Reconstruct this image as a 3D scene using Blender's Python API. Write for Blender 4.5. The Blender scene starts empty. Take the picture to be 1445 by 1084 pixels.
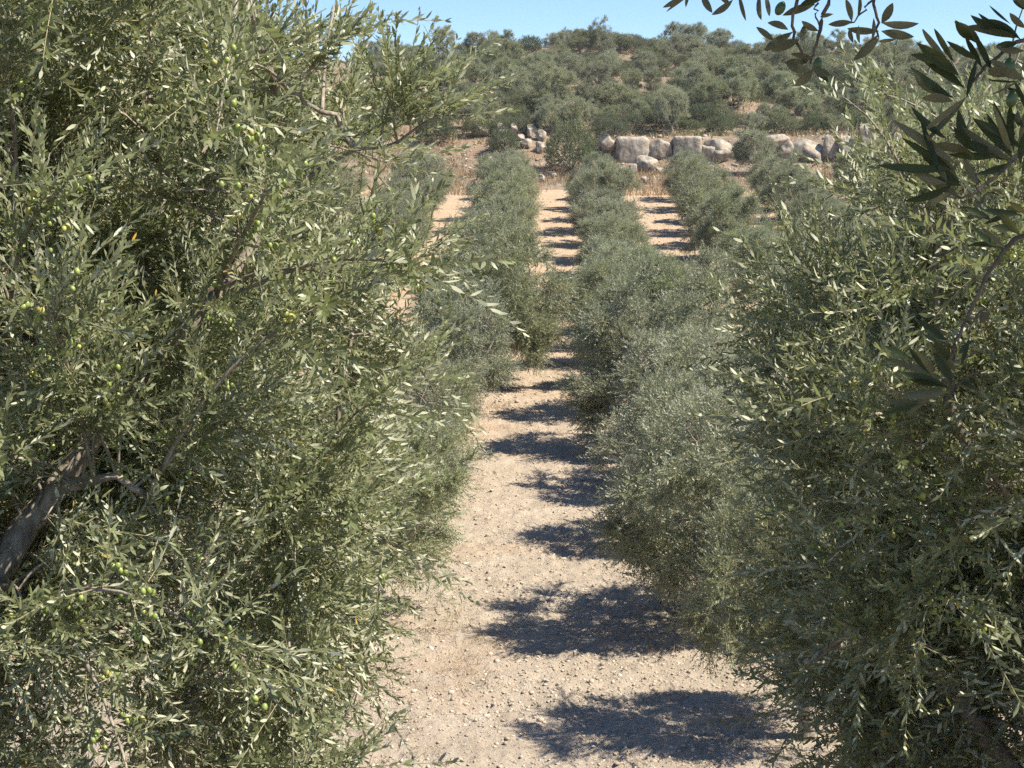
import bpy, math, random
import numpy as np
from mathutils import Vector, Matrix

random.seed(7)
RNG = np.random.default_rng(11)
scene = bpy.context.scene
COL = scene.collection

# ------------------------------------------------------------------ camera model (metres, +Y down the lane)
CAM = np.array([0.0, 0.0, 8.3])
FPX = 2090.0
PITCH, YAW = math.radians(9.29), math.radians(1.58)
F_ = np.array([-math.sin(YAW) * math.cos(PITCH), math.cos(YAW) * math.cos(PITCH), -math.sin(PITCH)])
R_ = np.array([math.cos(YAW), math.sin(YAW), 0.0])
U_ = np.cross(R_, F_)

def proj(p):
    v = np.asarray(p, float) - CAM
    d = v @ F_
    return np.stack([722.5 + FPX * (v @ R_) / d, 542 - FPX * (v @ U_) / d, d], -1)

def ray(px, py):
    return F_ + R_ * (px - 722.5) / FPX - U_ * (py - 542) / FPX

def at(px, py, depth):
    return CAM + ray(px, py) * depth

# ------------------------------------------------------------------ noise
def _hash(ix, iy, iz, seed):
    h = (ix * 374761393 + iy * 668265263 + iz * 2147483647 + seed * 974711) & 0xffffffff
    h = ((h ^ (h >> 13)) * 1274126177) & 0xffffffff
    h = h ^ (h >> 16)
    return (h & 0xffff) / 65535.0

def vnoise(x, y, z=None, seed=0):
    x = np.asarray(x, float); y = np.asarray(y, float)
    z = np.zeros_like(x) if z is None else np.asarray(z, float)
    ix, iy, iz = (np.floor(a).astype(np.int64) for a in (x, y, z))
    fx, fy, fz = x - ix, y - iy, z - iz
    fx, fy, fz = (a * a * (3 - 2 * a) for a in (fx, fy, fz))
    r = 0
    for dx in (0, 1):
        for dy in (0, 1):
            for dz in (0, 1):
                w = (fx if dx else 1 - fx) * (fy if dy else 1 - fy) * (fz if dz else 1 - fz)
                r = r + w * _hash(ix + dx, iy + dy, iz + dz, seed)
    return r * 2 - 1

def fbm(x, y, z=None, oct=4, seed=0):
    a, s, r = 0.5, 1.0, 0
    for k in range(oct):
        r = r + a * vnoise(x * s, y * s, None if z is None else z * s, seed + k)
        a *= 0.5; s *= 2.03
    return r

# ------------------------------------------------------------------ terrain
PY = np.array([-60, 1.2, 5.5, 10.5, 15.0, 17.0, 68, 72, 110, 114, 118, 122, 125.5], float)
PZ = np.array([6.6, 6.6, 4.9, 2.5, 0.35, 0.0, 0.0, 0.25, 4.1, 4.35, 5.0, 5.75, 6.3], float)
YR = np.concatenate([PY, [126.6, 128.0, 131, 170, 207, 214, 230, 300, 900]])
ZR = np.concatenate([PZ, [6.7, 8.75, 9.0, 15.0, 20.0, 20.4, 20.0, 15, 8]])
YL = np.concatenate([PY, [131, 140, 170, 207, 214, 230, 300, 900]])
ZL = np.concatenate([PZ, [8.7, 10.3, 15.2, 20.0, 20.4, 20.0, 15, 8]])

def terrain(x, y):
    x = np.asarray(x, float); y = np.asarray(y, float)
    k = np.clip((x - 2.5) / 2.5, 0, 1); k = k * k * (3 - 2 * k)
    z = np.interp(y, YR, ZR) * k + np.interp(y, YL, ZL) * (1 - k)
    hill = np.clip((y - 114) / 14, 0, 1)
    z = z + fbm(x / 9, y / 9, seed=3) * (0.10 + 1.3 * hill * np.clip((y - 128) / 30, 0.25, 1))
    # hand-built terraces step up the hillside
    st = np.clip((y - 134) / 6, 0, 1) * 0.35
    z = z + st * np.sin((y + 3 * fbm(x / 14, y / 20, seed=9)) / 9.5 * 2 * math.pi)
    # crest line dips and rises along the skyline
    z = z + np.clip((y - 150) / 60, 0, 1) * 1.0 * np.sin(x / 17.0 + 0.9)
    return z

def soil(x, y):
    """small relief of tilled soil, only modelled where the lens can resolve it"""
    near = np.clip((110 - y) / 80, 0, 1) * np.clip((y - 15) / 3, 0, 1)
    r = fbm(x * 2.2, y * 2.2, oct=4, seed=21) * 0.06 + np.abs(fbm(x * 5, y * 5, oct=3, seed=31)) * 0.13
    r = r + 0.022 * np.sin(y * 2 * math.pi / 0.42 + 1.2 * fbm(x / 2, y / 2, seed=5)) * np.clip(fbm(x / 5, y / 5, seed=6) + 0.4, 0, 1)
    # wheel ruts of the track that crosses in front of the rows
    for c, a in ((21.0, .05), (21.5, .03), (22.7, .05), (23.3, .03)):
        r = r - a * np.exp(-((y - c - .12 * np.sin(x * .5) - .05 * x) / .11) ** 2)
    return r * near

def ground_hit(px, py):
    d = ray(px, py)
    prev = 3.0
    for t in np.arange(3.0, 260, 0.25):
        p = CAM + d * t
        if p[2] < terrain(p[0], p[1]):
            return CAM + d * (t - 0.12)
    return None

# ------------------------------------------------------------------ mesh building
def mesh_np(name, verts, polys, mats, matidx=None, attr=None, smooth=False):
    """polys: list of integer arrays (n,k)"""
    me = bpy.data.meshes.new(name)
    verts = np.asarray(verts, np.float32)
    me.vertices.add(len(verts)); me.vertices.foreach_set('co', verts.ravel())
    polys = [np.asarray(p, np.int32) for p in polys if len(p)]
    loops = np.concatenate([p.ravel() for p in polys])
    tot = np.concatenate([np.full(len(p), p.shape[1], np.int32) for p in polys])
    start = np.concatenate([[0], np.cumsum(tot)[:-1]]).astype(np.int32)
    me.loops.add(len(loops)); me.loops.foreach_set('vertex_index', loops)
    me.polygons.add(len(tot)); me.polygons.foreach_set('loop_start', start); me.polygons.foreach_set('loop_total', tot)
    for m in mats: me.materials.append(m)
    if matidx is not None: me.polygons.foreach_set('material_index', np.asarray(matidx, np.int32))
    if smooth: me.polygons.foreach_set('use_smooth', np.ones(len(tot), bool))
    if attr is not None:
        a = me.attributes.new('tone', 'FLOAT', 'FACE'); a.data.foreach_set('value', np.asarray(attr, np.float32))
    me.update(calc_edges=True); me.validate()
    return me

def link(name, me, parent=None, loc=None):
    o = bpy.data.objects.new(name, me); COL.objects.link(o)
    if parent is not None: o.parent = parent
    if loc is not None: o.location = loc
    return o

def tag(o, label=None, cat=None, group=None, kind=None):
    if label: o['label'] = label
    if cat: o['category'] = cat
    if group: o['group'] = group
    if kind: o['kind'] = kind
    return o

def empty(name, loc, rz=0.0, sc=1.0):
    o = bpy.data.objects.new(name, None); COL.objects.link(o)
    o.empty_display_size = 0.2
    o.location = loc; o.rotation_euler = (0, 0, rz)
    o.scale = (sc, sc, sc) if np.isscalar(sc) else sc
    return o

class Geo:
    """collects tris and quads with a material slot and a tone value each"""
    def __init__(s): s.v = []; s.n = 0; s.t = []; s.q = []; s.mt = []; s.mq = []; s.at = []; s.aq = []
    def add(s, v, tris=None, quads=None, mat=0, tone_t=None, tone_q=None):
        v = np.asarray(v, np.float32).reshape(-1, 3)
        if tris is not None and len(tris):
            tris = np.asarray(tris); s.t.append(tris + s.n); s.mt.append(np.full(len(tris), mat)); s.at.append(np.zeros(len(tris)) if tone_t is None else tone_t)
        if quads is not None and len(quads):
            quads = np.asarray(quads); s.q.append(quads + s.n); s.mq.append(np.full(len(quads), mat)); s.aq.append(np.zeros(len(quads)) if tone_q is None else tone_q)
        s.v.append(v); s.n += len(v)
    def mesh(s, name, mats, smooth=False):
        polys, mi, at_ = [], [], []
        if s.t: polys.append(np.concatenate(s.t)); mi += s.mt; at_ += s.at
        if s.q: polys.append(np.concatenate(s.q)); mi += s.mq; at_ += s.aq
        return mesh_np(name, np.concatenate(s.v), polys, mats, np.concatenate(mi), np.concatenate(at_), smooth)

def unit(v): return v / np.maximum(np.linalg.norm(v, axis=-1, keepdims=True), 1e-9)

def tube(geo, pts, rad, n=6, mat=0, rng=None, rough=0.0, cap=True):
    pts = np.asarray(pts, float); rad = np.asarray(rad, float); K = len(pts)
    tan = unit(np.gradient(pts, axis=0))
    ref = np.array([0.31, 0.17, 0.93]) if abs(tan[0][2]) < 0.8 else np.array([0.93, 0.31, 0.17])
    a = unit(np.cross(tan, ref)); b = np.cross(tan, a)
    th = np.arange(n) * 2 * math.pi / n
    r = rad[:, None] * np.ones((1, n))
    if rng is not None and rough: r = r * (1 + rough * rng.uniform(-1, 1, (K, n)))
    v = pts[:, None, :] + r[..., None] * (np.cos(th)[None, :, None] * a[:, None, :] + np.sin(th)[None, :, None] * b[:, None, :])
    q = []
    for k in range(K - 1):
        for i in range(n):
            j = (i + 1) % n
            q.append((k * n + i, k * n + j, (k + 1) * n + j, (k + 1) * n + i))
    vv = v.reshape(-1, 3); tr = []
    if cap:
        vv = np.concatenate([vv, pts[-1:]]); c = len(vv) - 1
        tr = [((K - 1) * n + i, (K - 1) * n + (i + 1) % n, c) for i in range(n)]
    geo.add(vv, tr, q, mat, np.full(len(tr), .5), np.full(len(q), .5))

def bez(p0, p1, p2, n):
    t = np.linspace(0, 1, n)[:, None]
    return (1 - t) ** 2 * p0 + 2 * t * (1 - t) * p1 + t * t * p2

# ------------------------------------------------------------------ materials
def new_mat(name):
    m = bpy.data.materials.new(name); m.use_nodes = True
    nt = m.node_tree; nt.nodes.clear()
    return m, nt, nt.nodes.new

def ramp(nt, src, stops):
    r = nt.nodes.new('ShaderNodeValToRGB'); e = r.color_ramp.elements
    while len(e) < len(stops): e.new(0.5)
    for el, (p, c) in zip(e, stops): el.position = p; el.color = (*c, 1)
    nt.links.new(src, r.inputs[0]); return r.outputs[0]

def leaf_material(name, top, top2, under, under2, trans, yellow=0.0, rough=0.42, tmix=0.22, spec=0.45, vary=0.0):
    m, nt, N = new_mat(name); L = nt.links.new
    out = N('ShaderNodeOutputMaterial'); at_ = N('ShaderNodeAttribute'); at_.attribute_name = 'tone'
    geo = N('ShaderNodeNewGeometry')
    st = [(0, top), (0.8, top2)]; su = [(0, under), (0.8, under2)]
    if yellow:
        st += [(1 - yellow - 0.001, top2), (1 - yellow, (0.55, 0.33, 0.05))]; su += [(1 - yellow - 0.001, under2), (1 - yellow, (0.5, 0.3, 0.06))]
    ct = ramp(nt, at_.outputs['Fac'], st); cu = ramp(nt, at_.outputs['Fac'], su)
    mx = N('ShaderNodeMix'); mx.data_type = 'RGBA'
    L(geo.outputs['Backfacing'], mx.inputs[0]); L(ct, mx.inputs[6]); L(cu, mx.inputs[7])
    p = N('ShaderNodeBsdfPrincipled'); col = mx.outputs[2]
    if vary:                      # no two plants have quite the same green
        oi = N('ShaderNodeObjectInfo'); hs = N('ShaderNodeHueSaturation')
        for sock, a, b, off in ((0, .485, .515, 7.31), (1, .75, 1.2, 3.77), (2, 1 - vary, 1 + vary, 1.0)):
            m1 = N('ShaderNodeMath'); m1.operation = 'MULTIPLY'; L(oi.outputs['Random'], m1.inputs[0]); m1.inputs[1].default_value = off
            m2 = N('ShaderNodeMath'); m2.operation = 'FRACT'; L(m1.outputs[0], m2.inputs[0])
            m3 = N('ShaderNodeMapRange'); m3.inputs[3].default_value = a; m3.inputs[4].default_value = b; L(m2.outputs[0], m3.inputs[0]); L(m3.outputs[0], hs.inputs[sock])
        L(col, hs.inputs['Color']); col = hs.outputs[0]
    L(col, p.inputs['Base Color'])
    mr = N('ShaderNodeMapRange'); L(geo.outputs['Backfacing'], mr.inputs[0]); mr.inputs[3].default_value = rough; mr.inputs[4].default_value = 0.7
    L(mr.outputs[0], p.inputs['Roughness']); p.inputs['Specular IOR Level'].default_value = spec
    t = N('ShaderNodeBsdfTranslucent'); t.inputs[0].default_value = (*trans, 1)
    ms = N('ShaderNodeMixShader'); ms.inputs[0].default_value = tmix
    L(p.outputs[0], ms.inputs[1]); L(t.outputs[0], ms.inputs[2]); L(ms.outputs[0], out.inputs[0])
    return m

M_LEAF = leaf_material('olive_leaf', (0.112, 0.132, 0.060), (0.255, 0.275, 0.145), (0.41, 0.42, 0.295), (0.55, 0.55, 0.40), (0.35, 0.40, 0.14), yellow=0.003, tmix=0.25)
M_LEAFR = leaf_material('olive_leaf_row', (0.150, 0.168, 0.086), (0.262, 0.280, 0.152), (0.33, 0.34, 0.24), (0.43, 0.44, 0.33), (0.31, 0.36, 0.16), rough=0.45, vary=.22)
M_DARK = leaf_material('mastic_leaf', (0.06, 0.08, 0.038), (0.11, 0.135, 0.068), (0.09, 0.11, 0.06), (0.15, 0.17, 0.095), (0.10, 0.15, 0.03), rough=0.45, spec=.3, vary=.22)
M_SCRUB = leaf_material('scrub_leaf', (0.075, 0.095, 0.04), (0.13, 0.15, 0.07), (0.11, 0.12, 0.065), (0.16, 0.17, 0.10), (0.17, 0.19, 0.05), rough=0.6, vary=.2)
M_OVER = leaf_material('shaded_olive_leaf', (0.020, 0.034, 0.014), (0.036, 0.055, 0.022), (0.125, 0.118, 0.066), (0.18, 0.168, 0.10), (0.20, 0.20, 0.06), rough=0.45, tmix=0.2, spec=.22)  # olive leaf darkened for the near sprigs, their shade put into the colour

def bark_material(name, dark, light, scale):
    m, nt, N = new_mat(name); L = nt.links.new
    out = N('ShaderNodeOutputMaterial'); p = N('ShaderNodeBsdfPrincipled'); p.inputs['Roughness'].default_value = 0.9
    tc = N('ShaderNodeTexCoord'); mp = N('ShaderNodeMapping'); mp.inputs['Scale'].default_value = (scale, scale, scale * 0.35)
    L(tc.outputs['Object'], mp.inputs[0])
    n = N('ShaderNodeTexNoise'); n.inputs['Scale'].default_value = 1; n.inputs['Detail'].default_value = 6; L(mp.outputs[0], n.inputs['Vector'])
    c = ramp(nt, n.outputs[0], [(0.3, dark), (0.7, light)]); L(c, p.inputs['Base Color'])
    b = N('ShaderNodeBump'); b.inputs['Strength'].default_value = 0.7; b.inputs['Distance'].default_value = 0.02
    L(n.outputs[0], b.inputs['Height']); L(b.outputs[0], p.inputs['Normal']); L(p.outputs[0], out.inputs[0])
    return m
M_BARK = bark_material('olive_bark', (0.12, 0.098, 0.075), (0.42, 0.36, 0.285), 28)
M_BARKD = bark_material('dark_olive_bark', (0.06, 0.045, 0.035), (0.17, 0.135, 0.10), 40)  # darker bark colours for the near overhanging tree
M_TWIG = bark_material('olive_twig', (0.22, 0.19, 0.11), (0.42, 0.36, 0.22), 40)

def fruit_material(name, a, b):
    m, nt, N = new_mat(name); L = nt.links.new
    out = N('ShaderNodeOutputMaterial'); p = N('ShaderNodeBsdfPrincipled'); p.inputs['Roughness'].default_value = 0.35
    tc = N('ShaderNodeTexCoord'); n = N('ShaderNodeTexNoise'); n.inputs['Scale'].default_value = 60; L(tc.outputs['Object'], n.inputs['Vector'])
    L(ramp(nt, n.outputs[0], [(0.35, a), (0.65, b)]), p.inputs['Base Color'])
    p.inputs['Subsurface Weight'].default_value = 0.0
    L(p.outputs[0], out.inputs[0]); return m
M_FRUIT = fruit_material('green_olive', (0.20, 0.26, 0.06), (0.30, 0.35, 0.09))
M_FRUIT2 = fruit_material('yellow_green_olive', (0.33, 0.33, 0.07), (0.44, 0.41, 0.12))
M_FRUITD = fruit_material('shade_toned_olive', (0.05, 0.09, 0.03), (0.08, 0.13, 0.04))  # shaded copy of the green fruit, the shade painted in as darker green

def soil_material(name, hillside):
    m, nt, N = new_mat(name); L = nt.links.new
    out = N('ShaderNodeOutputMaterial'); p = N('ShaderNodeBsdfPrincipled'); p.inputs['Roughness'].default_value = 0.95
    p.inputs['Specular IOR Level'].default_value = 0.15
    tc = N('ShaderNodeTexCoord')
    def noise(sc, det=5, rough=0.6):
        n = N('ShaderNodeTexNoise'); n.inputs['Scale'].default_value = sc; n.inputs['Detail'].default_value = det; n.inputs['Roughness'].default_value = rough
        L(tc.outputs['Object'], n.inputs['Vector']); return n.outputs[0]
    big, mid, fine = noise(0.16), noise(1.3), noise(16, 8, 0.78)
    def mixc(f, a, b, blend='MIX'):
        x = N('ShaderNodeMix'); x.data_type = 'RGBA'; x.blend_type = blend
        if isinstance(f, float): x.inputs[0].default_value = f
        else: L(f, x.inputs[0])
        for i, c in ((6, a), (7, b)):
            if isinstance(c, tuple): x.inputs[i].default_value = (*c, 1)
            else: L(c, x.inputs[i])
        return x.outputs[2]
    if not hillside:
        # chalky pale soil near, redder soil up the field
        sep = N('ShaderNodeSeparateXYZ'); L(tc.outputs['Object'], sep.inputs[0])
        mr = N('ShaderNodeMapRange'); mr.inputs[1].default_value = 28; mr.inputs[2].default_value = 75; L(sep.outputs[1], mr.inputs[0])
        near = ramp(nt, mid, [(0.3, (0.385, 0.315, 0.235)), (0.7, (0.485, 0.41, 0.32))])
        far = ramp(nt, mid, [(0.3, (0.40, 0.295, 0.195)), (0.7, (0.48, 0.365, 0.25))])
        c = mixc(mr.outputs[0], near, far)
        ru = ramp(nt, big, [(0.52, (0, 0, 0)), (0.7, (1, 1, 1))])
        c = mixc(ru, c, mixc(0.4, c, (0.48, 0.29, 0.15)))
    else:
        c = ramp(nt, mid, [(0.25, (0.16, 0.125, 0.088)), (0.5, (0.25, 0.195, 0.14)), (0.75, (0.38, 0.315, 0.235))])
        ru = ramp(nt, big, [(0.45, (0, 0, 0)), (0.62, (1, 1, 1))])
        c = mixc(ru, c, mixc(0.5, c, (0.27, 0.165, 0.105)))
    sp = ramp(nt, fine, [(0.32, (0.58, 0.55, 0.52)), (0.47, (1, 1, 1)), (0.70, (1.16, 1.16, 1.16))])
    c = mixc(1.0, c, sp, 'MULTIPLY'); L(c, p.inputs['Base Color'])
    b = N('ShaderNodeBump'); b.inputs['Strength'].default_value = 0.9; b.inputs['Distance'].default_value = 0.07
    L(fine, b.inputs['Height']); L(b.outputs[0], p.inputs['Normal']); L(p.outputs[0], out.inputs[0])
    return m
M_SOIL = soil_material('chalky_soil', False)
M_HILL = soil_material('red_hill_soil', True)

def tone_material(name, stops, rough=0.9, tmix=0.0):
    m, nt, N = new_mat(name); L = nt.links.new
    out = N('ShaderNodeOutputMaterial'); p = N('ShaderNodeBsdfPrincipled'); p.inputs['Roughness'].default_value = rough
    p.inputs['Specular IOR Level'].default_value = 0.2
    a = N('ShaderNodeAttribute'); a.attribute_name = 'tone'
    c = ramp(nt, a.outputs['Fac'], stops); L(c, p.inputs['Base Color'])
    if tmix:
        t = N('ShaderNodeBsdfTranslucent'); L(c, t.inputs[0]); ms = N('ShaderNodeMixShader'); ms.inputs[0].default_value = tmix
        L(p.outputs[0], ms.inputs[1]); L(t.outputs[0], ms.inputs[2]); L(ms.outputs[0], out.inputs[0])
    else: L(p.outputs[0], out.inputs[0])
    return m
M_CLOD = tone_material('soil_clods', [(0, (0.30, 0.245, 0.18)), (0.5, (0.42, 0.35, 0.265)), (0.95, (0.48, 0.415, 0.325)), (1, (0.60, 0.54, 0.45))])
M_GRASS = tone_material('dry_grass', [(0, (0.19, 0.115, 0.065)), (0.5, (0.33, 0.235, 0.13)), (1, (0.47, 0.38, 0.23))], tmix=0.25)
M_WEED = tone_material('green_weed', [(0, (0.09, 0.12, 0.045)), (0.6, (0.17, 0.20, 0.08)), (1, (0.40, 0.30, 0.12))], tmix=0.25)

def rock_material():
    m, nt, N = new_mat('limestone'); L = nt.links.new
    out = N('ShaderNodeOutputMaterial'); p = N('ShaderNodeBsdfPrincipled'); p.inputs['Roughness'].default_value = 0.9
    p.inputs['Specular IOR Level'].default_value = 0.2
    tc = N('ShaderNodeTexCoord')
    def noise(sc, zs=1.0, det=6):
        mp = N('ShaderNodeMapping'); mp.inputs['Scale'].default_value = (sc, sc, sc * zs); L(tc.outputs['Object'], mp.inputs[0])
        n = N('ShaderNodeTexNoise'); n.inputs['Scale'].default_value = 1; n.inputs['Detail'].default_value = det; n.inputs['Roughness'].default_value = 0.65
        L(mp.outputs[0], n.inputs['Vector']); return n.outputs[0]
    a, s, o = noise(2.6), noise(1.3, 0.55), noise(0.8)
    c = ramp(nt, a, [(0.3, (0.24, 0.20, 0.155)), (0.5, (0.40, 0.35, 0.28)), (0.75, (0.53, 0.485, 0.405))])
    st = ramp(nt, s, [(0.38, (0.40, 0.39, 0.38)), (0.60, (1, 1, 1))])
    x = N('ShaderNodeMix'); x.data_type = 'RGBA'; x.blend_type = 'MULTIPLY'; x.inputs[0].default_value = 0.75; L(c, x.inputs[6]); L(st, x.inputs[7])
    y = N('ShaderNodeMix'); y.data_type = 'RGBA'; L(ramp(nt, o, [(0.55, (0, 0, 0)), (0.72, (0.7, 0.7, 0.7))]), y.inputs[0]); L(x.outputs[2], y.inputs[6]); y.inputs[7].default_value = (0.45, 0.27, 0.13, 1)
    L(y.outputs[2], p.inputs['Base Color'])
    b = N('ShaderNodeBump'); b.inputs['Strength'].default_value = 0.8; b.inputs['Distance'].default_value = 0.12
    L(a, b.inputs['Height']); L(b.outputs[0], p.inputs['Normal']); L(p.outputs[0], out.inputs[0])
    return m
M_ROCK = rock_material()

# ------------------------------------------------------------------ shoots (a twig with opposite leaves)
def shoot_template(rng, L, pairs, ll, lw, fine, stem_r=0.0016, spread=(60, 28), curl=0.25):
    """returns dict of verts, tris, quads, leaf ids; the twig runs up +Z from the origin"""
    K = 4
    bend = rng.uniform(-curl, curl, 2) * L
    def c(t): return np.array([bend[0] * t * t, bend[1] * t * t, L * t])
    G = Geo(); tid, qid = [], []
    pts = np.array([c(t) for t in np.linspace(0, 1, K)])
    tube(G, pts, np.linspace(stem_r, stem_r * 0.5, K), 3, 1, cap=False)
    qid += [-1] * ((K - 1) * 3)
    lid = 0; ph0 = rng.uniform(0, 6.28)
    for i in range(pairs + 1):
        t = 0.12 + 0.88 * i / pairs
        p = c(t); tg = unit(c(min(t + .01, 1.01)) - c(t - .01))
        a = unit(np.cross(tg, [0.2, 0.95, 0.1])); b = np.cross(tg, a)
        n_here = 2
        for s in range(n_here):
            if rng.random() < 0.10: continue
            ph = ph0 + i * math.pi / 2 + s * math.pi + rng.normal(0, 0.35)
            rad = math.cos(ph) * a + math.sin(ph) * b
            an = math.radians(spread[0] + (spread[1] - spread[0]) * t + rng.normal(0, 12))
            ax = math.cos(an) * tg + math.sin(an) * rad
            nr = unit(tg - (tg @ ax) * ax); sd = np.cross(ax, nr)
            ro = rng.normal(0, 0.45); nr, sd = math.cos(ro) * nr + math.sin(ro) * sd, math.cos(ro) * sd - math.sin(ro) * nr
            l = ll * rng.uniform(0.75, 1.2) * (1.0 - 0.45 * max(0, t - 0.75) / 0.25)
            w = lw * rng.uniform(0.85, 1.15) * (0.6 + 0.4 * l / ll)
            dr = rng.uniform(-0.02, 0.16)
            P = lambda u, v, h=0.0: p + ax * l * u + sd * w * v + nr * (-dr * l * u * u + h)
            if fine:
                v = [P(0.02, 0), P(0.30, .5, .1 * w), P(0.30, -.5, .1 * w), P(0.68, .42, .08 * w), P(0.68, -.42, .08 * w), P(1, 0)]
                G.add(v, [(0, 1, 2), (3, 5, 4)], [(2, 1, 3, 4)], 0); tid += [lid, lid]; qid += [lid]
            else:
                v = [P(0.0, 0), P(0.45, .5), P(1, 0), P(0.45, -.5)]
                G.add(v, None, [(0, 1, 2, 3)], 0); qid += [lid]
            lid += 1
    return dict(v=np.concatenate(G.v), t=np.concatenate(G.t) if G.t else np.zeros((0, 3), int), q=np.concatenate(G.q),
                mt=np.concatenate(G.mt) if G.mt else np.zeros(0, int), mq=np.concatenate(G.mq), tid=np.array(tid, int), qid=np.array(qid, int), n=lid)

def scatter_shoots(geo, rng, temps, pos, dirs, scl):
    """place one random template per position, +Z turned to dirs"""
    n = len(pos); which = rng.integers(0, len(temps), n)
    d = unit(dirs); ang = rng.uniform(0, 6.283, n)
    ref = np.where(np.abs(d[:, 2:3]) < 0.9, np.array([[0, 0, 1.0]]), np.array([[1.0, 0, 0]]))
    a = unit(np.cross(d, ref)); b = np.cross(d, a)
    a2 = np.cos(ang)[:, None] * a + np.sin(ang)[:, None] * b; b2 = np.cross(d, a2)
    M = np.stack([a2, b2, d], -1) * scl[:, None, None]
    shoot_tone = rng.random(n)
    for j, T in enumerate(temps):
        s = np.where(which == j)[0]
        if not len(s): continue
        V = np.einsum('nij,vj->nvi', M[s], T['v']) + pos[s][:, None, :]
        nv = len(T['v']); off = (np.arange(len(s)) * nv)[:, None, None]
        lt = rng.random((len(s), T['n'] + 1))
        tone = lambda ids: np.where(lt[:, ids] > 0.99, lt[:, ids], 0.62 * lt[:, ids] + 0.36 * shoot_tone[s][:, None]).ravel()
        for key, ids, mats in (('t', T['tid'], T['mt']), ('q', T['qid'], T['mq'])):
            if not len(T[key]): continue
            f = (T[key][None] + off).reshape(-1, T[key].shape[1]) + geo.n
            tn = tone(ids); mt = np.tile(mats, len(s))
            if key == 't': geo.t.append(f); geo.mt.append(mt); geo.at.append(tn)
            else: geo.q.append(f); geo.mq.append(mt); geo.aq.append(tn)
        geo.v.append(V.reshape(-1, 3).astype(np.float32)); geo.n += len(s) * nv

# ------------------------------------------------------------------ olive tree builder
def sample_dirs(rng, n, low=-0.75):
    out = []
    i = 0
    while len(out) < n:
        z = rng.uniform(low, 1.0); a = rng.uniform(0, 6.283); r = math.sqrt(1 - z * z)
        out.append((r * math.cos(a), r * math.sin(a), z))
    return np.array(out)

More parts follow.
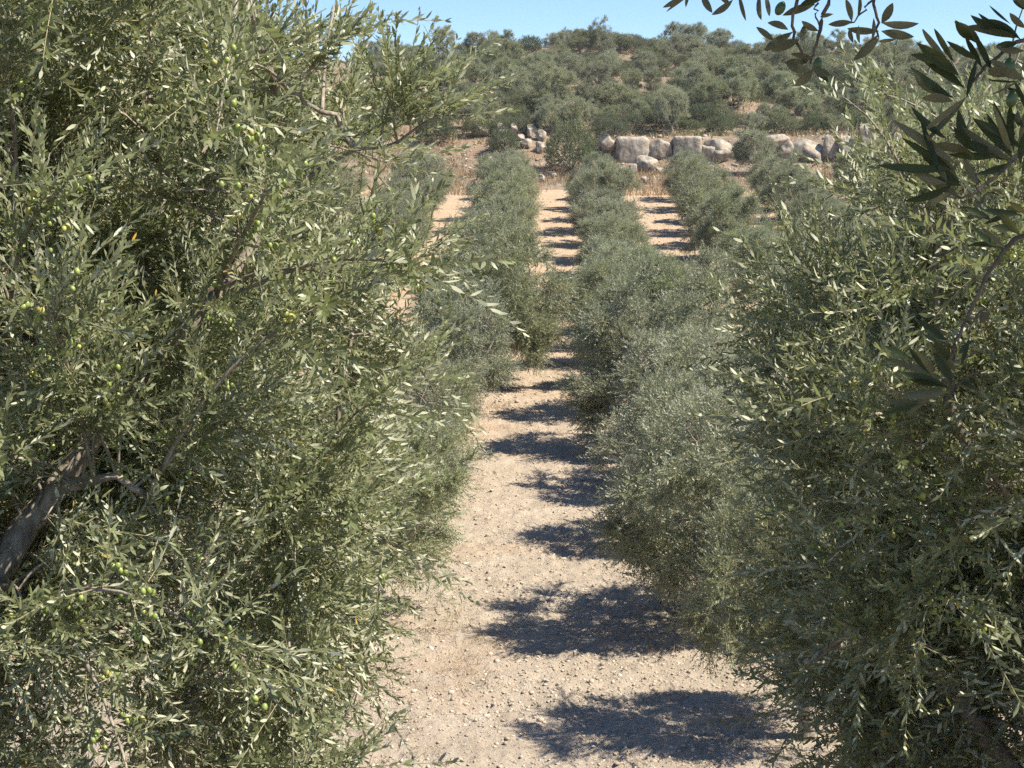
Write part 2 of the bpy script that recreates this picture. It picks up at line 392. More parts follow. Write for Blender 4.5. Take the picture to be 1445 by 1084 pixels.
def build_olive(rng, H, RX, RY, zb, centre=(0, 0), n_limb=4, n_branch=170, per=18, temps=None, leafmat=None,
                fork=0.75, trunk_r=0.13, extra_limbs=(), p=2.3, up=0.45, lobes=0.22, sc=(0.75, 1.25), keep=None, seed=0, inner=0.30, tubes=4, taper=0.0, limb_r=.62, clumps=0, spread=.2, reach=.62, rise=(.25, .65)):
    wood, crown = Geo(), Geo()
    cx, cy = centre
    zc = (H + zb) / 2; sz = (H - zb) / 2
    C = np.array([cx, cy, zc]); S = np.array([RX, RY, sz])
    # trunk and limbs
    f = np.array([rng.uniform(-.12, .12), rng.uniform(-.12, .12), fork])
    tp = bez(np.array([0, 0, -0.25]), np.array([rng.uniform(-.1, .1), rng.uniform(-.1, .1), fork * .5]), f, 7)
    tube(wood, tp, np.linspace(trunk_r * 1.25, trunk_r * 0.9, 7) * np.array([1.35, 1.1, 1, 1, 1, 1, 1]), 9, 0, rng, 0.12)
    skel = []
    a0 = rng.uniform(0, 6.28)
    for i in range(n_limb):
        a = a0 + i * 6.283 / n_limb + rng.normal(0, .25)
        e = np.array([cx + RX * reach * math.cos(a), cy + RY * reach * math.sin(a), zc + sz * rng.uniform(*rise)])
        c = f + np.array([(e[0] - f[0]) * 0.55, (e[1] - f[1]) * .55, (e[2] - f[2]) * 0.25])
        q = bez(f, c, e, 10) + rng.normal(0, .025, (10, 3)) * np.linspace(0, 1, 10)[:, None]
        tube(wood, q, np.linspace(trunk_r * limb_r, trunk_r * .07, 10), 7, 0, rng, 0.10)
        skel += list(q[2:])
    for pts, rad in extra_limbs:
        tube(wood, pts, rad, 9, 0, rng, 0.10); skel += list(pts[2:])
    skel = np.array(skel)
    # leafy branches: from a limb out to the crown surface
    d = sample_dirs(rng, n_branch); cf = np.ones(n_branch)
    if clumps:                   # foliage gathers into billows with hollows between them
        cd = sample_dirs(rng, clumps * 3); pick = [0]
        for i in range(1, len(cd)):
            if len(pick) < clumps and min(np.linalg.norm(cd[i] - cd[j]) for j in pick) > 1.1 / math.sqrt(clumps): pick.append(i)
        cd = cd[pick]; w = rng.integers(0, len(cd), n_branch)
        d = unit(cd[w] + rng.normal(0, spread, (n_branch, 3))); cf = rng.uniform(.74, 1.12, len(cd))[w]
    lob = 1 + lobes * fbm(d[:, 0] * 1.9 + seed, d[:, 1] * 1.9, d[:, 2] * 1.9, 3, seed) * 1.6
    rp = (np.abs(d) ** p).sum(1) ** (-1 / p)
    frac = np.where(rng.random(n_branch) < inner, rng.uniform(.35, .8, n_branch), rng.uniform(.82, 1.0, n_branch))
    T = d * (rp * lob * frac * cf)[:, None]
    T[:, :2] *= (1 - taper * np.clip(-T[:, 2:3], 0, 1))
    T = C + T * S
    # boughs: from a limb most of the way out, each carrying the branches around it
    for k in rng.permutation(n_branch)[:n_branch // 8]:
        e = T[k]
        dist = np.linalg.norm(skel - e, axis=1) + rng.uniform(0, .25, len(skel)) + 0.4 * np.maximum(0, skel[:, 2] - e[2])
        s = skel[int(np.argmin(dist))]; ln = np.linalg.norm(e - s)
        if ln < .35: continue
        h = s + (e - s) * rng.uniform(.62, .85)
        q = bez(s, (s + h) / 2 + np.array([0, 0, .18 * ln]) + rng.normal(0, .10 * ln, 3), h, 9) + rng.normal(0, .010, (9, 3))
        q[0] = s
        tube(wood, q, np.linspace(.008 + .006 * ln, .0045, 9), 5, 0, rng, .1)
        skel = np.concatenate([skel, q[3:]])
    pos, dirs, scl = [], [], []; used = np.zeros(len(skel))
    for k in range(n_branch):
        e = T[k]
        dist = np.linalg.norm(skel - e, axis=1) + rng.uniform(0, .15, len(skel)) + 0.3 * np.maximum(0, skel[:, 2] - e[2])
        dist += .05 * used; j = int(np.argmin(dist)); used[j] += 1; s = skel[j] + rng.normal(0, .004, 3)
        ln = np.linalg.norm(e - s)
        c = (s + e) / 2 + np.array([0, 0, 0.22 * ln]) + rng.normal(0, .07 * ln, 3)
        q = bez(s, c, e, 7)
        r0 = 0.0045 + 0.005 * ln
        tube(wood, q, np.linspace(r0, 0.0025, 7), tubes, 0)
        m = max(6, int(per * np.clip(.55 + ln / 1.0, .7, 1.3)))
        t = np.concatenate([np.sqrt(rng.uniform(0.02, 1, m - 1)), [1.0]])
        P = (1 - t)[:, None] ** 2 * s + (2 * t * (1 - t))[:, None] * c + (t * t)[:, None] * e
        tg = unit(2 * (1 - t)[:, None] * (c - s) + 2 * t[:, None] * (e - c))
        rd = unit(rng.normal(0, 1, (m, 3)))
        out = unit((P - C) / S)
        h = np.clip((P[:, 2] - zc) / sz, -1, 1)
        v = tg * 0.35 + rd * 0.9 + out * 0.35 + np.stack([0 * h, 0 * h, up * (0.65 + 0.75 * h)], -1)
        v[-1] = tg[-1] + out[-1] * .3 + np.array([0, 0, up * (0.2 + h[-1])])
        pos.append(P); dirs.append(v); scl.append(rng.uniform(sc[0], sc[1], m))
    pos, dirs, scl = np.concatenate(pos), np.concatenate(dirs), np.concatenate(scl)
    if keep is not None:
        k = keep(pos + unit(dirs) * 0.15); pos, dirs, scl = pos[k], dirs[k], scl[k]
    scatter_shoots(crown, rng, temps, pos, dirs, scl)
    return wood, crown, pos, unit(dirs)

def build_shrub(rng, H, R, temps, n=900, lobes=.3, seed=0):
    """multi-stemmed evergreen bush, leafy to the ground"""
    wood, crown = Geo(), Geo()
    d = sample_dirs(rng, n, -0.55)
    lob = 1 + lobes * 1.7 * fbm(d[:, 0] * 2.2 + seed, d[:, 1] * 2.2, d[:, 2] * 2.2, 3, seed)
    fr = rng.uniform(.45, 1.0, n) ** 0.6
    P = d * (lob * fr)[:, None] * np.array([R, R, H * .55]) + np.array([0, 0, H * .45])
    P[:, 2] = np.maximum(P[:, 2], 0.1)
    v = d + rng.normal(0, .5, (n, 3)) + np.array([0, 0, .5])
    for k in range(16):
        e = P[k * (n // 16)]
        tube(wood, bez(np.array([rng.uniform(-.15, .15), rng.uniform(-.15, .15), -.15]), e * np.array([.4, .4, .7]), e, 6), np.linspace(.045, .012, 6), 5, 0)
    scatter_shoots(crown, rng, temps, P, v, rng.uniform(.75, 1.3, n))
    return wood, crown

# ------------------------------------------------------------------ ground
xs = np.unique(np.concatenate([np.linspace(-400, -60, 14), np.arange(-60, -12, 2.0), np.arange(-12, -4.5, .5), np.arange(-4.5, 4.5, .07), np.arange(4.5, 12, .4), np.arange(12, 60, 1.2), np.linspace(60, 400, 16)]))
ysA = np.unique(np.concatenate([np.arange(-60, 0, 6), np.arange(0, 16, .8), np.arange(16, 34, .07), np.arange(34, 50, .14), np.arange(50, 76, .3), np.arange(76, 116.1, .6)]))
ysB = np.unique(np.concatenate([[ysA[-1]], np.arange(117, 132, .5), np.arange(132, 236, 1.2), np.arange(240, 300, 8), np.linspace(300, 900, 10)]))
def sheet(name, ys, mat):
    X, Y = np.meshgrid(xs, ys); Z = terrain(X, Y) + soil(X, Y)
    nx = len(xs); i = np.arange(len(ys) - 1)[:, None] * nx + np.arange(nx - 1)[None]
    q = np.stack([i, i + 1, i + nx + 1, i + nx], -1).reshape(-1, 4)
    me = mesh_np(name, np.stack([X, Y, Z], -1).reshape(-1, 3), [q], [mat], smooth=True)
    o = link(name, me); o['kind'] = 'structure'; return o
sheet('ground', ysA, M_SOIL)
sheet('hillside', ysB, M_HILL)

# ------------------------------------------------------------------ clods and stones on the tilled soil
def ico():
    t = (1 + 5 ** .5) / 2
    v = np.array([(-1, t, 0), (1, t, 0), (-1, -t, 0), (1, -t, 0), (0, -1, t), (0, 1, t), (0, -1, -t), (0, 1, -t), (t, 0, -1), (t, 0, 1), (-t, 0, -1), (-t, 0, 1)]) / math.sqrt(1 + t * t)
    f = np.array([(0, 11, 5), (0, 5, 1), (0, 1, 7), (0, 7, 10), (0, 10, 11), (1, 5, 9), (5, 11, 4), (11, 10, 2), (10, 7, 6), (7, 1, 8), (3, 9, 4), (3, 4, 2), (3, 2, 6), (3, 6, 8), (3, 8, 9), (4, 9, 5), (2, 4, 11), (6, 2, 10), (8, 6, 7), (9, 8, 1)])
    return v, f
def clods():
    rng = np.random.default_rng(5); v0, f0 = ico(); g = Geo()
    def batch(n, x0, x1, y0, y1, med, sig, smax):
        x = rng.uniform(x0, x1, n)
        u = rng.random(n); y = 1 / (1 / y0 + (1 / y1 - 1 / y0) * u)      # denser where it is close
        keep = fbm(x / 1.5, y / 1.5, seed=44) + rng.uniform(-.5, .6, n) > -0.15
        x, y = x[keep], y[keep]; n = len(x)
        s = np.minimum(med * np.exp(rng.normal(0, sig, n)), smax)
        z = terrain(x, y) + soil(x, y) + s * 0.05
        sh = 1 + rng.uniform(-.42, .42, (n, 12, 1))
        ang = rng.uniform(0, 6.28, n); ca, sa = np.cos(ang), np.sin(ang)
        V = v0[None] * sh * np.stack([s, s * rng.uniform(.6, 1, n), s * rng.uniform(.35, .7, n)], -1)[:, None]
        X = V[..., 0] * ca[:, None] - V[..., 1] * sa[:, None]; Y = V[..., 0] * sa[:, None] + V[..., 1] * ca[:, None]
        W = np.stack([X + x[:, None], Y + y[:, None], V[..., 2] + z[:, None]], -1)
        F = (f0[None] + (np.arange(n) * 12)[:, None, None]).reshape(-1, 3)
        g.add(W.reshape(-1, 3), F, None, 0, np.repeat(rng.random(n), 20))
    batch(95000, -5.5, 5.0, 16.5, 60, 0.0110, .60, .06)
    batch(420, -5.5, 5.0, 16.5, 60, 0.04, .35, .085)
    batch(2600, -12, 32, 120, 129.5, .10, .5, .38)
    batch(9000, -5, 5, 45, 112, 0.035, .5, .12)
    batch(7000, 5, 10, 55, 112, 0.04, .5, .12)
    batch(2500, -9, -4, 50, 112, 0.04, .5, .12)
    o = link('soil_clods', g.mesh('soil_clods', [M_CLOD])); o['kind'] = 'stuff'
    o['label'] = 'pale crumbly clods and small stones on the tilled lane'; o['category'] = 'gravel'
clods()

def blades(name, label, pts, hmin, hmax, per, w, mat, rng, spread=.12, lean=.5):
    g = Geo(); n = len(pts) * per
    b = np.repeat(pts, per, 0) + np.concatenate([rng.normal(0, spread, (n, 2)), np.zeros((n, 1))], 1)
    b[:, 2] = terrain(b[:, 0], b[:, 1]) + soil(b[:, 0], b[:, 1]) - .01
    h = rng.uniform(hmin, hmax, n); a = rng.uniform(0, 6.28, n); ww = w * rng.uniform(.6, 1.3, n)
    sd = np.stack([np.cos(a), np.sin(a), 0 * a], -1) * ww[:, None]
    ln = np.concatenate([rng.normal(0, lean, (n, 2)), np.ones((n, 1))], 1); ln = unit(ln) * h[:, None]
    ln2 = ln * .55 + np.array([0, 0, .04]) * h[:, None]
    V = np.stack([b - sd, b + sd, b + ln2 + sd * .7, b + ln2 - sd * .7, b + ln], 1)
    k = (np.arange(n) * 5)[:, None]; tn = rng.random(n)
    g.add(V.reshape(-1, 3), k + np.array([[3, 2, 4]]), k + np.array([[0, 1, 2, 3]]), 0, tn, tn)
    o = link(name, g.mesh(name, [mat])); tag(o, label, 'grass', kind='stuff')

def hill_grass():
    rng = np.random.default_rng(8)
    y = rng.uniform(112.5, 130, 5200); x = rng.uniform(-18, 30, 5200)
    y2 = rng.uniform(128, 214, 6500); x2 = rng.uniform(-26, 68, 6500)
    x = np.concatenate([x, x2]); y = np.concatenate([y, y2])
    k = (fbm(x / 3.5, y / 5, seed=71) + rng.uniform(-.25, .25, len(x)) > -.08) & ~((y < 114.5) & (np.abs(x) < 2.2))
    blades('dry_grass', 'rusty dry grass on the stony bank and the hillside', np.stack([x[k], y[k], 0 * x[k]], -1), .2, .62, 7, .022, M_GRASS, rng, .3)
    # thin weeds and straw around the foot of the near trees and along the lane's left edge
    c = [(-1.6, 22.5, .9, 26), (-1.9, 24.5, .8, 20), (-1.0, 23.6, .45, 9), (-2.6, 20.5, .9, 18), (1.9, 23.4, .25, 6), (3.0, 17.5, .9, 22), (-1.3, 42, .7, 14), (-1.9, 46, .9, 22), (-2.5, 36, .9, 14), (3.0, 26, .9, 12)]
    p = np.concatenate([rng.normal(0, 1, (n, 2)) * s * .6 + [x, y] for x, y, s, n in c])
    blades('straw', 'thin dry straw at the foot of the trees beside the lane', np.concatenate([p, np.zeros((len(p), 1))], 1), .06, .26, 16, .004, M_GRASS, rng, .14, .9)
hill_grass()
def hill_scrub():
    rng = np.random.default_rng(28); n = 9000
    y = rng.uniform(129, 213, n); x = rng.uniform(-26, 68, n)
    k = fbm(x / 3, y / 4, seed=81) + rng.uniform(-.2, .3, n) > .02
    blades('low_scrub', 'knee-high dull green scrub between the hillside trees', np.stack([x[k], y[k], 0 * x[k]], -1), .2, .6, 9, .05, M_WEED, rng, .35, .6)
hill_scrub()

def litter():
    rng = np.random.default_rng(19); n = 5200
    x = np.where(rng.random(n) < .5, -3.0, 3.1) + rng.normal(0, 1.5, n); y = 17 + 33 * rng.random(n) ** 1.6
    z = terrain(x, y) + soil(x, y) + .006
    a = rng.uniform(0, 6.28, n); l = rng.uniform(.02, .035, n); w = l * .28
    t = np.stack([np.cos(a), np.sin(a), rng.normal(0, .25, n)], -1); sd = np.stack([-np.sin(a), np.cos(a), rng.normal(0, .3, n)], -1)
    c = np.stack([x, y, z], -1)
    V = np.stack([c - t * l[:, None], c + sd * w[:, None], c + t * l[:, None], c - sd * w[:, None]], 1)
    g = Geo(); tn = rng.random(n); g.add(V.reshape(-1, 3), None, (np.arange(n) * 4)[:, None] + np.array([[0, 1, 2, 3]]), 0, None, tn)
    o = link('leaf_litter', g.mesh('leaf_litter', [M_GRASS])); tag(o, 'dry fallen olive leaves under the trees along the lane', 'leaf litter', kind='stuff')
litter()

# ------------------------------------------------------------------ shoot templates
trng = np.random.default_rng(3)
T_NEAR = [shoot_template(trng, .28 * s, int(14 * s), .043, .0096, True, .0016, (52, 22), curl=.22) for s in (0.75, .85, .95, 1.0, 1.1, 1.2, 1.35, 0.9, 1.05, 1.25)]
T_ROW = [shoot_template(trng, .36 * s, int(11 * s), .070, .0175, False, .0022) for s in (.8, .9, 1.0, 1.1, 1.2, 1.3, .95, 1.05)]
T_SHRUB = [shoot_template(trng, .36 * s, int(9 * s), .085, .032, False, .003, (70, 35)) for s in (.8, 1.0, 1.2, 1.0)]

# ------------------------------------------------------------------ labels
ORD = ['', 'first', 'second', 'third', 'fourth', 'fifth', 'sixth', 'seventh', 'eighth', 'ninth', 'tenth', 'eleventh', 'twelfth', 'thirteenth', 'fourteenth', 'fifteenth', 'sixteenth', 'seventeenth', 'eighteenth', 'nineteenth', 'twentieth', 'twenty-first', 'twenty-second', 'twenty-third', 'twenty-fourth', 'twenty-fifth', 'twenty-sixth', 'twenty-seventh', 'twenty-eighth', 'twenty-ninth', 'thirtieth'] + ['thirty-' + q for q in ('first', 'second', 'third', 'fourth', 'fifth', 'sixth', 'seventh', 'eighth', 'ninth')] + ['fortieth'] + ['forty-' + q for q in ('first', 'second', 'third', 'fourth', 'fifth', 'sixth', 'seventh', 'eighth', 'ninth')]

# ------------------------------------------------------------------ row trees: four shapes, copied
PROTO = []
for k in range(6):
    r = np.random.default_rng(100 + k)
    wood, crown, _, _ = build_olive(r, 3.75 + .12 * (k % 3), 2.05, 1.55, .28, n_limb=4 + k % 2, n_branch=280, per=20, clumps=20 + 2 * k, spread=.18, temps=T_ROW, trunk_r=.12 + .012 * k, lobes=.34, seed=13 * k + 1, up=.36)
    PROTO.append((wood.mesh('olive_trunk', [M_BARK]), crown.mesh('olive_crown', [M_LEAFR, M_TWIG])))
for k in range(3):      # fuller, rounder wild trees of the hillside
    r = np.random.default_rng(150 + k)
    wood, crown, _, _ = build_olive(r, 3.3 + .2 * k, 2.0, 1.95, .12 + .25 * k, n_limb=5, n_branch=250, per=19, temps=T_ROW, trunk_r=.13, fork=.5, clumps=18, spread=.22, lobes=.34, seed=17 * k + 2, up=.25)
    PROTO.append((wood.mesh('wild_olive_trunk', [M_BARK]), crown.mesh('wild_olive_crown', [M_LEAFR, M_TWIG])))

def place_olive(k, x, y, rz, sc, label, group, proto_first={}):
    z = float(terrain(x, y))
    t = empty('olive_tree', (x, y, z), rz, sc)
    tag(t, label, 'olive tree', group)
    for nm, me in zip(('trunk', 'crown'), PROTO[k]):
        o = link(nm, me, t)
    return t

prng = np.random.default_rng(77)
YROW = [4.7 + 5.0 * i for i in range(22)]
def row(name_where, x0, first, last, tweak, group):
    n = last - first + 1
    for i in range(first, last + 1):
        y = YROW[i] + prng.normal(0, .22); x = x0 + prng.normal(0, .15)
        s = prng.uniform(.84, 1.08); h = prng.uniform(.86, 1.12)
        rz = prng.normal(0, .25) + (math.pi if prng.random() < .5 else 0); k = int(prng.integers(0, 6))
        if i in tweak:
            dx, dy, ss, hh = tweak[i]; x += dx; y += dy; s *= ss; h *= hh
        j = i - first + 1; e = last - i + 1
        if j <= e: pl = f'{ORD[j]} from the near end'
        elif e == 1: pl = 'last at the far end'
        else: pl = f'{ORD[e]} from the far end'
        look = 'small grey-green' if s < .93 else ('broad silvery' if s > 1.08 else 'silver-green')
        place_olive(k, x, y, rz, (s, s, s * h), f'{look} olive tree, {pl}, {name_where}', group)

row('row left of the lane', -3.1, 4, 21, {4: (0, 0, 1.12, .98), 7: (-.4, 0, .9, .9), 6: (-.5, 0, .9, 1.0), 5: (-.2, 0, 1, 1), 8: (.3, 0, 1.2, 1.05), 9: (1.05, 0, 1.5, .98), 10: (.75, 0, 1.2, 1.05), 11: (.3, 0, 1.05, 1)}, 'olive trees in the row left of the lane')
row('row right of the lane', 3.1, 3, 21, {3: (.45, 0, .92, 1.25), 4: (.05, 0, 1.06, 1.0), 6: (.1, 0, 1.1, 1), 7: (-.3, 0, 1.2, .95), 8: (0, 0, 1.12, 1.05), 9: (-.1, 0, 1.12, 1.05), 10: (-.25, 0, 1.15, 1.0), 11: (-.2, 0, 1.03, .95), 12: (0, 0, 1, .92), 13: (0, 0, 1, .92)}, 'olive trees in the row right of the lane')
row('second row right of the lane', 9.8, 4, 21, {}, 'olive trees in the second row right of the lane')
row('third row right of the lane', 16.0, 10, 21, {}, 'olive trees in the third row right of the lane')
row('fourth row right of the lane', 21.7, 14, 21, {}, 'olive trees in the fourth row right of the lane')
row('fifth row right of the lane', 27.9, 17, 21, {}, 'olive trees in the fifth row right of the lane')
row('second row left of the lane', -9.3, 4, 20, {}, 'olive trees in the second row left of the lane')
row('third row left of the lane', -15.5, 9, 20, {}, 'olive trees in the third row left of the lane')

# ------------------------------------------------------------------ the two big foreground trees
def line(pxs, d0, d1, r0, r1, n=12, wob=.012, seed=1):
    """a limb through the given picture points, at its true depth"""
    p = np.array([at(px, py, d0 + (d1 - d0) * i / (len(pxs) - 1)) for i, (px, py) in enumerate(pxs)])
    t = np.linspace(0, len(p) - 1, n); q = np.stack([np.interp(t, np.arange(len(p)), p[:, k]) for k in range(3)], -1)
    q[1:-1] = (q[:-2] + 2 * q[1:-1] + q[2:]) / 4
    r = np.random.default_rng(seed); q += r.normal(0, wob, q.shape)
    return q, np.linspace(r0, r1, n)

def clear_of(segs, cap=False):
    """prune the few shoots that would hide the limbs one can see in the crown"""
    def f(P):
        q = proj(P); k = np.ones(len(P), bool)
        for (x0, y0, x1, y1, w, d) in segs:
            a = np.array([x0, y0]); b = np.array([x1, y1]); ab = b - a
            t = np.clip(((q[:, :2] - a) @ ab) / (ab @ ab), 0, 1)
            ds = np.linalg.norm(q[:, :2] - (a + t[:, None] * ab), axis=1)
            k &= ~((ds < w) & (q[:, 2] < d + .22))
        # the crown's top falls away towards its sunny right shoulder
        top = (np.where(P[:, 0] > -1.25, 8.3 + .072 * P[:, 1], 99) if cap else 8.3 + P[:, 1] * np.where(P[:, 0] > .225 * P[:, 1], .018, .043)) + .10 * vnoise(P[:, 0] * 7, P[:, 1] * 7, seed=3)
        return k & (q[:, 2] > 2.4) & (P[:, 2] < top)
    return f

def foreground(base, H, RX, RY, zb, centre, limbs, segs, label, group, seed, nb, per, fork, lobes=.2, p=2.6, taper=.3):
    z = float(terrain(*base)); B = np.array([base[0], base[1], z])
    ex = [(q - B, r) for q, r in limbs]
    kp = clear_of(segs, base[0] < 0)
    r = np.random.default_rng(seed)
    wood, crown, pos, dirs = build_olive(r, H, RX, RY, zb, centre, 5, nb, per, T_NEAR, None, fork, .12, ex, p, .5, lobes, (.75, 1.3), lambda P: kp(P + B), seed, .45, 5, taper, .38, 120, .2, .52, (-.05, .42))
    t = empty('olive_tree', B); tag(t, label, 'olive tree', group)
    w = link('trunk', wood.mesh('foreground_trunk', [M_BARK]), t)
    c = link('crown', crown.mesh('foreground_crown', [M_LEAF, M_TWIG]), t)
    return t, pos + B, dirs

z55 = float(terrain(-2.5, 5.5))
limbsL = [line([(-330, 1250), (-150, 1050), (0, 800), (60, 710), (110, 640), (180, 560), (265, 455), (345, 365), (380, 290)], 4.6, 5.3, .062, .016, 22, .010, 4),
          line([(-330, 1250), (-160, 900), (-40, 700), (20, 640), (30, 600), (45, 400), (70, 345), (95, 250)], 5.4, 5.6, .08, .02, 18, .012, 5),
          line([(60, 710), (100, 680), (150, 672), (215, 700)], 4.75, 4.7, .03, .008, 8, .008, 6)]
TL, PL, DL = foreground((-2.75, 5.5), 9.6 - z55, 1.92, 1.75, 4.92 - z55, (.35, 0), limbsL,
    [(-40, 850, 108, 642, 46, 5.0), (45, 395, 72, 340, 12, 5.4), (20, 650, 30, 610, 12, 5.4), (250, 480, 345, 370, 9, 5.4)],
    'tall fruiting olive tree filling the left of the view, leaning limb at its left', None, 201, 1250, 24, .9, .12, 2.9, .20)
z55r = float(terrain(2.75, 5.5))
limbsR = [line([(1480, 1150), (1440, 850), (1400, 700), (1372, 640), (1352, 600), (1340, 560), (1330, 450), (1320, 380)], 5.2, 5.1, .05, .012, 18, .008, 7),
          line([(1480, 1150), (1330, 960), (1280, 905), (1180, 905), (1130, 940)], 5.3, 4.9, .04, .010, 12, .010, 8)]
TR, PR, DR = foreground((2.95, 5.5), 8.88 - z55r, 2.1, 1.7, 5.1 - z55r, (-.2, 0), limbsR,
    [(1350, 600, 1405, 700, 16, 5.1)],
    'dark fruiting olive tree filling the right edge, upright shoots at its top', None, 305, 1150, 24, .8, .24, 2.8, .12)

# ------------------------------------------------------------------ near tree with the broad leaves hanging into the top right corner
SPR_STEMS = [  # px points, depth, radii
    ([(1500, -140), (1300, -90), (1180, -40), (1172, -5), (1160, 35), (1150, 70), (1146, 88)], 1.95, .0042, .0018),
    ([(1180, -40), (1135, -30), (1120, 10), (1118, 40), (1128, 66), (1139, 90)], 1.97, .003, .0016),
    ([(1300, -90), (1236, -25), (1230, 0), (1240, 30), (1240, 53)], 1.98, .003, .0015),
    ([(1230, 0), (1215, 18), (1200, 35)], 1.98, .0016, .001),
    ([(1180, -40), (1090, -28), (1030, -14), (960, -10)], 1.96, .003, .0012),
    ([(1152, 5), (1150, 18), (1156, 42)], 1.95, .0014, .001),
    ([(1700, -120), (1560, 20), (1445, 55), (1415, 75), (1386, 100), (1372, 118)], 1.75, .0038, .0014),
    ([(1700, 30), (1560, 150), (1445, 214), (1428, 230), (1380, 272), (1352, 282), (1340, 268)], 1.72, .0034, .0012),
    ([(1380, 272), (1378, 250), (1379, 232)], 1.72, .0015, .001),
    ([(1700, 150), (1560, 250), (1445, 330), (1418, 352), (1392, 395), (1362, 455), (1350, 485), (1340, 520), (1344, 552)], 1.78, .0038, .0014),
    ([(1362, 455), (1378, 445), (1395, 430)], 1.78, .0015, .001),
    ([(1344, 552), (1365, 530), (1395, 520)], 1.78, .0014, .001),
]
SPR_LEAVES = [  # base x,y  tip x,y  width, side seen (0 under, 1 upper), depth
    (968, -8, 935, 11, 9, 0), (970, -4, 938, 17, 5, 0), (973, -8, 968, 10, 5, 0), (990, -10, 1005, 18, 10, 0), (1034, 0, 1004, 21, 10, 0), (1012, -12, 1030, 8, 9, 0),
    (1042, -10, 1053, 30, 8, 0), (1072, -12, 1075, 29, 8, 0), (1080, -10, 1086, 25, 7, 0), (1150, 6, 1104, 22, 12, 0), (1165, -6, 1128, 8, 12, 1), (1112, 42, 1083, 32, 11, 0),
    (1092, 58, 1067, 38, 9, 0), (1119, 45, 1076, 73, 13, 0), (1128, 56, 1088, 73, 14, 0), (1155, 44, 1131, 30, 10, 0), (1136, 34, 1129, 54, 9, 0), (1203, 31, 1169, 35, 10, 0),
    (1202, 31, 1193, -2, 9, 0), (1210, 25, 1213, -8, 6, 0), (1240, 44, 1195, 40, 11, 0), (1199, 40, 1204, 60, 7, 0), (1212, 36, 1213, 62, 6, 0), (1244, 33, 1260, 4, 13, 0),
    (1244, 32, 1297, 33, 12, 0), (1244, 44, 1290, 52, 14, 0), (1238, 50, 1204, 86, 13, 0), (1240, 54, 1216, 82, 11, 0), (1240, 58, 1263, 55, 6, 0), (1231, 56, 1233, 26, 6, 0),
    (1141, 86, 1106, 89, 12, 0), (1143, 98, 1110, 93, 14, 0), (1147, 98, 1121, 122, 14, 0), (1146, 96, 1172, 106, 12, 0), (1148, 84, 1116, 76, 9, 0), (1148, 100, 1170, 116, 9, 1),
    (1176, 20, 1156, 24, 6, 0),
    (1430, 52, 1368, 21, 14, 1), (1424, 50, 1379, 20, 10, 1), (1440, 56, 1394, 25, 11, 1), (1426, 34, 1395, 7, 4, 1), (1452, 14, 1432, -4, 10, 0), (1385, 64, 1346, 30, 14, 0),
    (1380, 84, 1336, 58, 10, 1), (1332, 78, 1301, 41, 8, 0), (1346, 88, 1316, 40, 10, 1), (1352, 106, 1294, 61, 17, 1), (1360, 124, 1304, 87, 13, 1), (1345, 138, 1283, 95, 15, 1),
    (1332, 134, 1288, 104, 13, 0), (1345, 143, 1300, 138, 14, 0), (1386, 96, 1362, 50, 10, 1), (1364, 138, 1379, 84, 10, 1), (1302, 205, 1363, 136, 10, 0), (1445, 112, 1398, 84, 17, 0),
    (1438, 116, 1392, 113, 4, 1), (1448, 142, 1418, 122, 7, 1), (1445, 72, 1405, 66, 11, 0), (1448, 40, 1424, 18, 10, 0),
    (1428, 202, 1402, 142, 10, 1), (1428, 222, 1372, 165, 11, 1), (1428, 226, 1357, 178, 13, 0), (1426, 216, 1394, 160, 12, 1), (1431, 216, 1426, 146, 11, 1), (1428, 222, 1407, 188, 11, 0),
    (1425, 226, 1345, 192, 14, 1), (1428, 230, 1378, 246, 10, 1), (1350, 232, 1258, 168, 14, 0), (1342, 238, 1272, 194, 11, 1), (1336, 196, 1285, 150, 11, 1), (1372, 216, 1308, 205, 16, 0),
    (1373, 213, 1346, 178, 12, 1), (1356, 258, 1290, 200, 12, 1), (1346, 268, 1280, 238, 13, 0), (1336, 256, 1316, 218, 11, 0), (1381, 262, 1360, 222, 12, 0), (1356, 262, 1322, 250, 12, 1),
    (1348, 272, 1303, 293, 11, 0), (1408, 318, 1355, 286, 14, 0), (1400, 312, 1358, 292, 10, 1), (1440, 303, 1386, 296, 11, 1), (1446, 302, 1424, 286, 10, 0), (1434, 322, 1400, 320, 13, 1),
    (1416, 350, 1365, 345, 10, 1), (1418, 350, 1384, 320, 10, 0), (1440, 232, 1450, 180, 11, 1), (1444, 180, 1428, 160, 9, 1),
    (1336, 480, 1299, 452, 14, 1), (1340, 486, 1302, 471, 12, 0), (1342, 510, 1311, 485, 15, 0), (1284, 516, 1255, 479, 7, 0), (1290, 510, 1246, 488, 9, 1), (1332, 536, 1244, 507, 11, 0),
    (1340, 548, 1267, 526, 12, 1), (1312, 527, 1282, 490, 10, 1), (1344, 541, 1318, 498, 13, 1), (1340, 553, 1268, 560, 13, 0), (1302, 571, 1246, 567, 9, 0), (1349, 542, 1377, 548, 9, 0),
    (1382, 452, 1396, 440, 14, 0), (1330, 544, 1282, 536, 12, 1), (1318, 532, 1292, 494, 10, 0), (1352, 500, 1372, 480, 7, 1),
]
